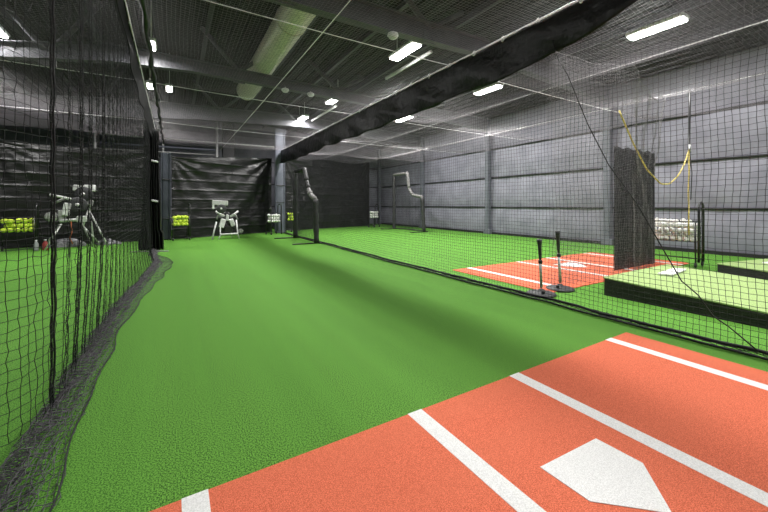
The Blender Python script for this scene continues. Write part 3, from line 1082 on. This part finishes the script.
def cart(label, x, y, rz, W, D, kind, r, group, blabel, layers=3):
    t = thing('ball_cart', label, 'ball cart', (x, y, .012 if W > .8 else 0), rz)
    cart_parts(t, W, D)
    R = Matrix.Rotation(rz, 3, 'Z')
    nx, ny = max(2, int((W - .02) / (2 * r))), max(2, int((D - .02) / (2 * r)))
    first = None
    for k in range(layers + 1):
        for i in range(nx):
            for j in range(ny):
                edge = i in (0, nx - 1) or j in (0, ny - 1)
                if k < layers - 1 and not edge:
                    continue
                if k == layers and (edge or random.random() < .2):
                    continue
                sx, sy = (W - .02) / nx, (D - .02) / ny
                off = .0 if k % 2 == 0 else .9
                jx = random.uniform(-.25, .25) * r
                lx = min(W / 2 - r - .005, -W / 2 + .01 + sx * (i + .5 + off * .4) + jx)
                ly = max(-D / 2 + r + .005, min(D / 2 - r - .005, -D / 2 + .01 + sy * (j + .5 + off * .3) + jx))
                lz = .505 + r + k * r * 1.85 + (random.uniform(0, .5) * r if k >= layers - 1 else 0)
                p = R @ Vector((lx, ly, lz))
                key = (kind, r)
                if key not in BALL0:
                    o = ball_mesh(r, kind).build('softball' if kind == 'ball_yellow' else 'baseball', kind)
                    BALL0[key] = o
                else:
                    o = BALL0[key].copy()
                    COL.objects.link(o)
                o.location = (x + p.x, y + p.y, p.z)
                o.rotation_euler = (random.random() * 6, random.random() * 6, 0)
                tag(o, blabel, 'ball', group)
    return t


cart('black wheeled ball cart full of white balls behind the nearer pitching mound', 8.92, 3.14, -math.pi / 2 + .05, .84, .42, 'ball_white', .047,
     'white balls in the near right cart', 'white ball in the big cart behind the nearer mound', 4)
for ch in list(bpy.data.objects):
    pass
cart('ball cart with yellow balls at the left edge of the left lane', -3.58, 13.2, .1, .66, .36, 'ball_yellow', .062,
     'yellow balls in the left lane cart', 'yellow ball in the cart at the far left edge', 3)
cart('ball cart with yellow balls beside the far left column in the middle lane', .22, 14.35, .2, .52, .36, 'ball_yellow', .06,
     'yellow balls in the cart by the far left column', 'yellow ball in the cart beside the far left column', 3)
cart('ball cart with white balls standing in front of the central far column', 3.66, 15.1, .4, .52, .36, 'ball_white', .06,
     'white balls in the cart by the central column', 'white ball in the cart in front of the central far column', 3)
cart('ball cart with yellow balls seen through the net left of the black pitching screen', 4.78, 16.2, .5, .5, .36, 'ball_yellow', .065,
     'yellow balls in the cart behind the black screen', 'yellow ball in the cart left of the black pitching screen', 3)
cart('ball cart with white balls at the far corner of the right lane by the wall', 9.72, 17.2, .55, .6, .36, 'ball_white', .064,
     'white balls in the far corner cart', 'white ball in the cart at the far right corner', 3)


# ------------------------------------------------------------------ pitching machines
def machine(label, loc, rz, tubes, boxes, wheels, cords=()):
    t = thing('pitching_machine', label, 'pitching machine', loc, rz)
    for nm, m, r, pts in tubes:
        MB().tube(pts, r, 8).build(nm, m, t)
    for nm, m, c, d, ang in boxes:
        MB().box(c, d, Matrix.Rotation(ang, 3, 'Y'), bev=.02).build(nm, m, t)
    for nm, m, c, r, w_, ax in wheels:
        prof = [(r * .3, -w_ * .5), (r * .82, -w_ * .5), (r, -w_ * .32), (r, w_ * .32), (r * .82, w_ * .5), (r * .3, w_ * .5)]
        o = MB().lathe(prof, c=c, n=22, axis=ax).build(nm, m, t)
        MB().lathe([(.01, -w_ * .6), (r * .22, -w_ * .58), (r * .22, w_ * .58), (.01, w_ * .6)], c=c, n=12, axis=ax).build('hub', 'silver', o)
    for nm, m, pts in cords:
        MB().tube(pts, .012, 5).build(nm, m, t)
    return t


YV = Vector
machine('silver three-wheel pitching machine standing before the middle black tarp', (1.68, 14.0, 0), -.1,
        [('leg', 'silver', .028, [(-.33, .1, .62), (-.47, -.1, 0)]),
         ('leg', 'silver', .022, [(-.2, -.15, .6), (-.2, -.15, .15), (-.26, -.2, 0)]),
         ('leg', 'silver', .022, [(.33, -.15, .7), (.38, -.15, .17), (.43, -.2, 0)]),
         ('leg', 'machine_grey', .022, [(.1, .3, .7), (.2, .55, 0)]),
         ('front_rail', 'silver', .035, [(-.22, -.15, .17), (.4, -.15, .19)]),
         ('guard_arm', 'silver', .036, [(-.36, -.1, 1.02), (-.22, -.12, .92), (-.06, -.1, .84)]),
         ('guard_arm', 'silver', .036, [(.40, -.1, 1.02), (.26, -.12, .90), (.12, -.1, .82)]),
         ('side_arm', 'machine_grey', .035, [(-.32, 0, .72), (-.28, 0, .86), (-.1, 0, .8)]),
         ('side_arm', 'machine_grey', .035, [(.38, 0, .70), (.32, 0, .86), (.12, 0, .78)]),
         ('neck', 'machine_grey', .04, [(-.02, .05, .7), (-.1, .1, 1.12)])],
        [('hopper', 'silver', (-.21, 0, 1.32), (.52, .3, .18), .06), ('hopper_side', 'white_paint', (-.43, 0, 1.22), (.07, .3, .26), 0),
         ('motor_box', 'white_paint', (-.13, -.08, .58), (.17, .2, .32), .25), ('motor_box', 'silver', (.19, -.08, .60), (.15, .2, .28), -.35), ('fork', 'silver', (.03, -.1, .78), (.10, .12, .22), 0),
         ('control_box', 'black_metal', (.08, -.05, .36), (.26, .2, .22), 0)],
        [('feed_wheel', 'rubber', (-.17, -.1, 1.11), .17, .12, 'y'), ('throwing_wheel', 'rubber', (-.14, .1, .45), .17, .1, 'y'),
         ('throwing_wheel', 'rubber', (.24, .1, .5), .17, .1, 'y'), ('transport_wheel', 'machine_grey', (.48, -.08, .27), .09, .06, 'y'),
         ('throwing_wheel', 'rubber', (.02, .02, .88), .11, .1, 'y')])
machine('grey pitching machine on spread legs with an orange cord, in the left lane', (-2.55, 13.0, 0), .1,
        [('leg', 'silver', .022, [(-.1, -.1, .72), (-.42, -.25, .02)]),
         ('leg', 'silver', .022, [(-.16, .1, .70), (-.52, .35, .0)]),
         ('leg', 'machine_grey', .022, [(.3, .1, .75), (.55, .3, .0)]),
         ('guard_arm', 'silver', .036, [(-.34, -.1, 1.52), (-.1, -.1, 1.46), (.1, -.1, 1.40)]),
         ('guard_arm', 'machine_grey', .036, [(-.28, -.1, 1.28), (-.14, -.1, 1.36), (0, -.1, 1.46)]),
         ('cross_bar', 'silver', .045, [(-.14, -.1, .80), (.44, -.1, .84)])],
        [('motor_box', 'white_paint', (.0, -.05, 1.12), (.15, .2, .36), .15), ('motor_box', 'silver', (.32, -.05, .84), (.22, .2, .18), 0),
         ('control_box', 'machine_grey', (-.1, 0, .95), (.16, .2, .3), 0)],
        [('throwing_wheel', 'machine_grey', (-.3, -.1, .92), .14, .09, 'y'), ('throwing_wheel', 'rubber', (.22, .1, 1.25), .22, .1, 'y')],
        [('power_cord', 'orange_cord', [(.1, -.12, .78), (.12, -.14, .5), (.08, -.15, .3), (.14, -.16, .15)])])
machine('tall tripod pitching machine with a white hopper on top, in the left lane', (-2.15, 13.55, 0), -.1,
        [('tripod_leg', 'silver', .022, [(.02, -.05, 1.06), (.5, -.2, .0)]),
         ('tripod_leg', 'silver', .022, [(.0, 0, 1.2), (.06, .2, .05)]),
         ('tripod_leg', 'silver', .022, [(-.14, -.05, .62), (.2, .1, .1)]),
         ('tripod_leg', 'silver', .022, [(-.02, 0, 1.1), (-.12, -.1, .6)]),
         ('post', 'silver', .04, [(0, 0, 1.02), (0, 0, 1.36)]),
         ('crank_arm', 'machine_grey', .03, [(.06, -.05, 1.42), (-.3, -.05, 1.34)])],
        [('hopper', 'silver', (-.24, -.02, 1.74), (.22, .25, .18), .05), ('hopper', 'white_paint', (.03, -.02, 1.74), (.26, .25, .20), -.05),
         ('mount_block', 'machine_grey', (.02, -.05, 1.30), (.16, .14, .18), .2)],
        [('feed_wheel', 'rubber', (-.1, -.1, 1.56), .22, .14, 'y')])

# small things on the turf in the far left lane
t = thing('water_bottle', 'clear plastic bottle standing on the turf by the left ball cart', 'bottle', (-3.18, 13.0, 0))
MB().lathe([(.05, 0), (.055, .02), (.055, .18), (.025, .24), (.02, .26)], n=14).build('bottle_body', 'bottle_clear', t)
MB().lathe([(.024, .255), (.026, .26), (.026, .29), (.02, .292)], n=12).build('cap', 'white_paint', t)
t = thing('red_bottle', 'dark red bottle standing next to the clear bottle', 'bottle', (-3.0, 13.02, 0))
MB().lathe([(.055, 0), (.065, .02), (.06, .18), (.03, .24), (.025, .26)], n=14).build('bottle_body', 'red_plastic', t)
MB().lathe([(.028, .255), (.03, .26), (.03, .3), (.02, .302)], n=12).build('cap', 'bottle_clear', t)


def lump(label, x, y, L, W, H, seed, name, m):
    g = MB()

    def f(a, b):
        th = a * 2 * math.pi
        ph = b * math.pi / 2
        k = 1 + .35 * nz(math.cos(th) * 1.6 + seed, math.sin(th) * 1.6, b * 2)
        return (x + L * math.cos(th) * math.cos(ph) * k, y + W * math.sin(th) * math.cos(ph) * k, H * math.sin(ph) * k + .01)
    g.grid(f, 36, 12)
    return tag(g.build(name, m), label, 'bag')


lump('crumpled grey bag lying at the foot of the left black tarp', -2.75, 13.75, .55, .22, .2, 3, 'crumpled_bag', 'bag_grey')
lump('small crumpled grey bag near the tripod of the tall pitching machine', -1.75, 13.9, .3, .15, .15, 8, 'crumpled_bag', 'bag_grey')
tag(MB().tube([(-.95, 11.2, .02), (-.1, 10.9, .02)], .014, 6).build('floor_rod', 'machine_grey'),
    'thin grey rod lying across the turf at the far foot of the left net', 'rod')
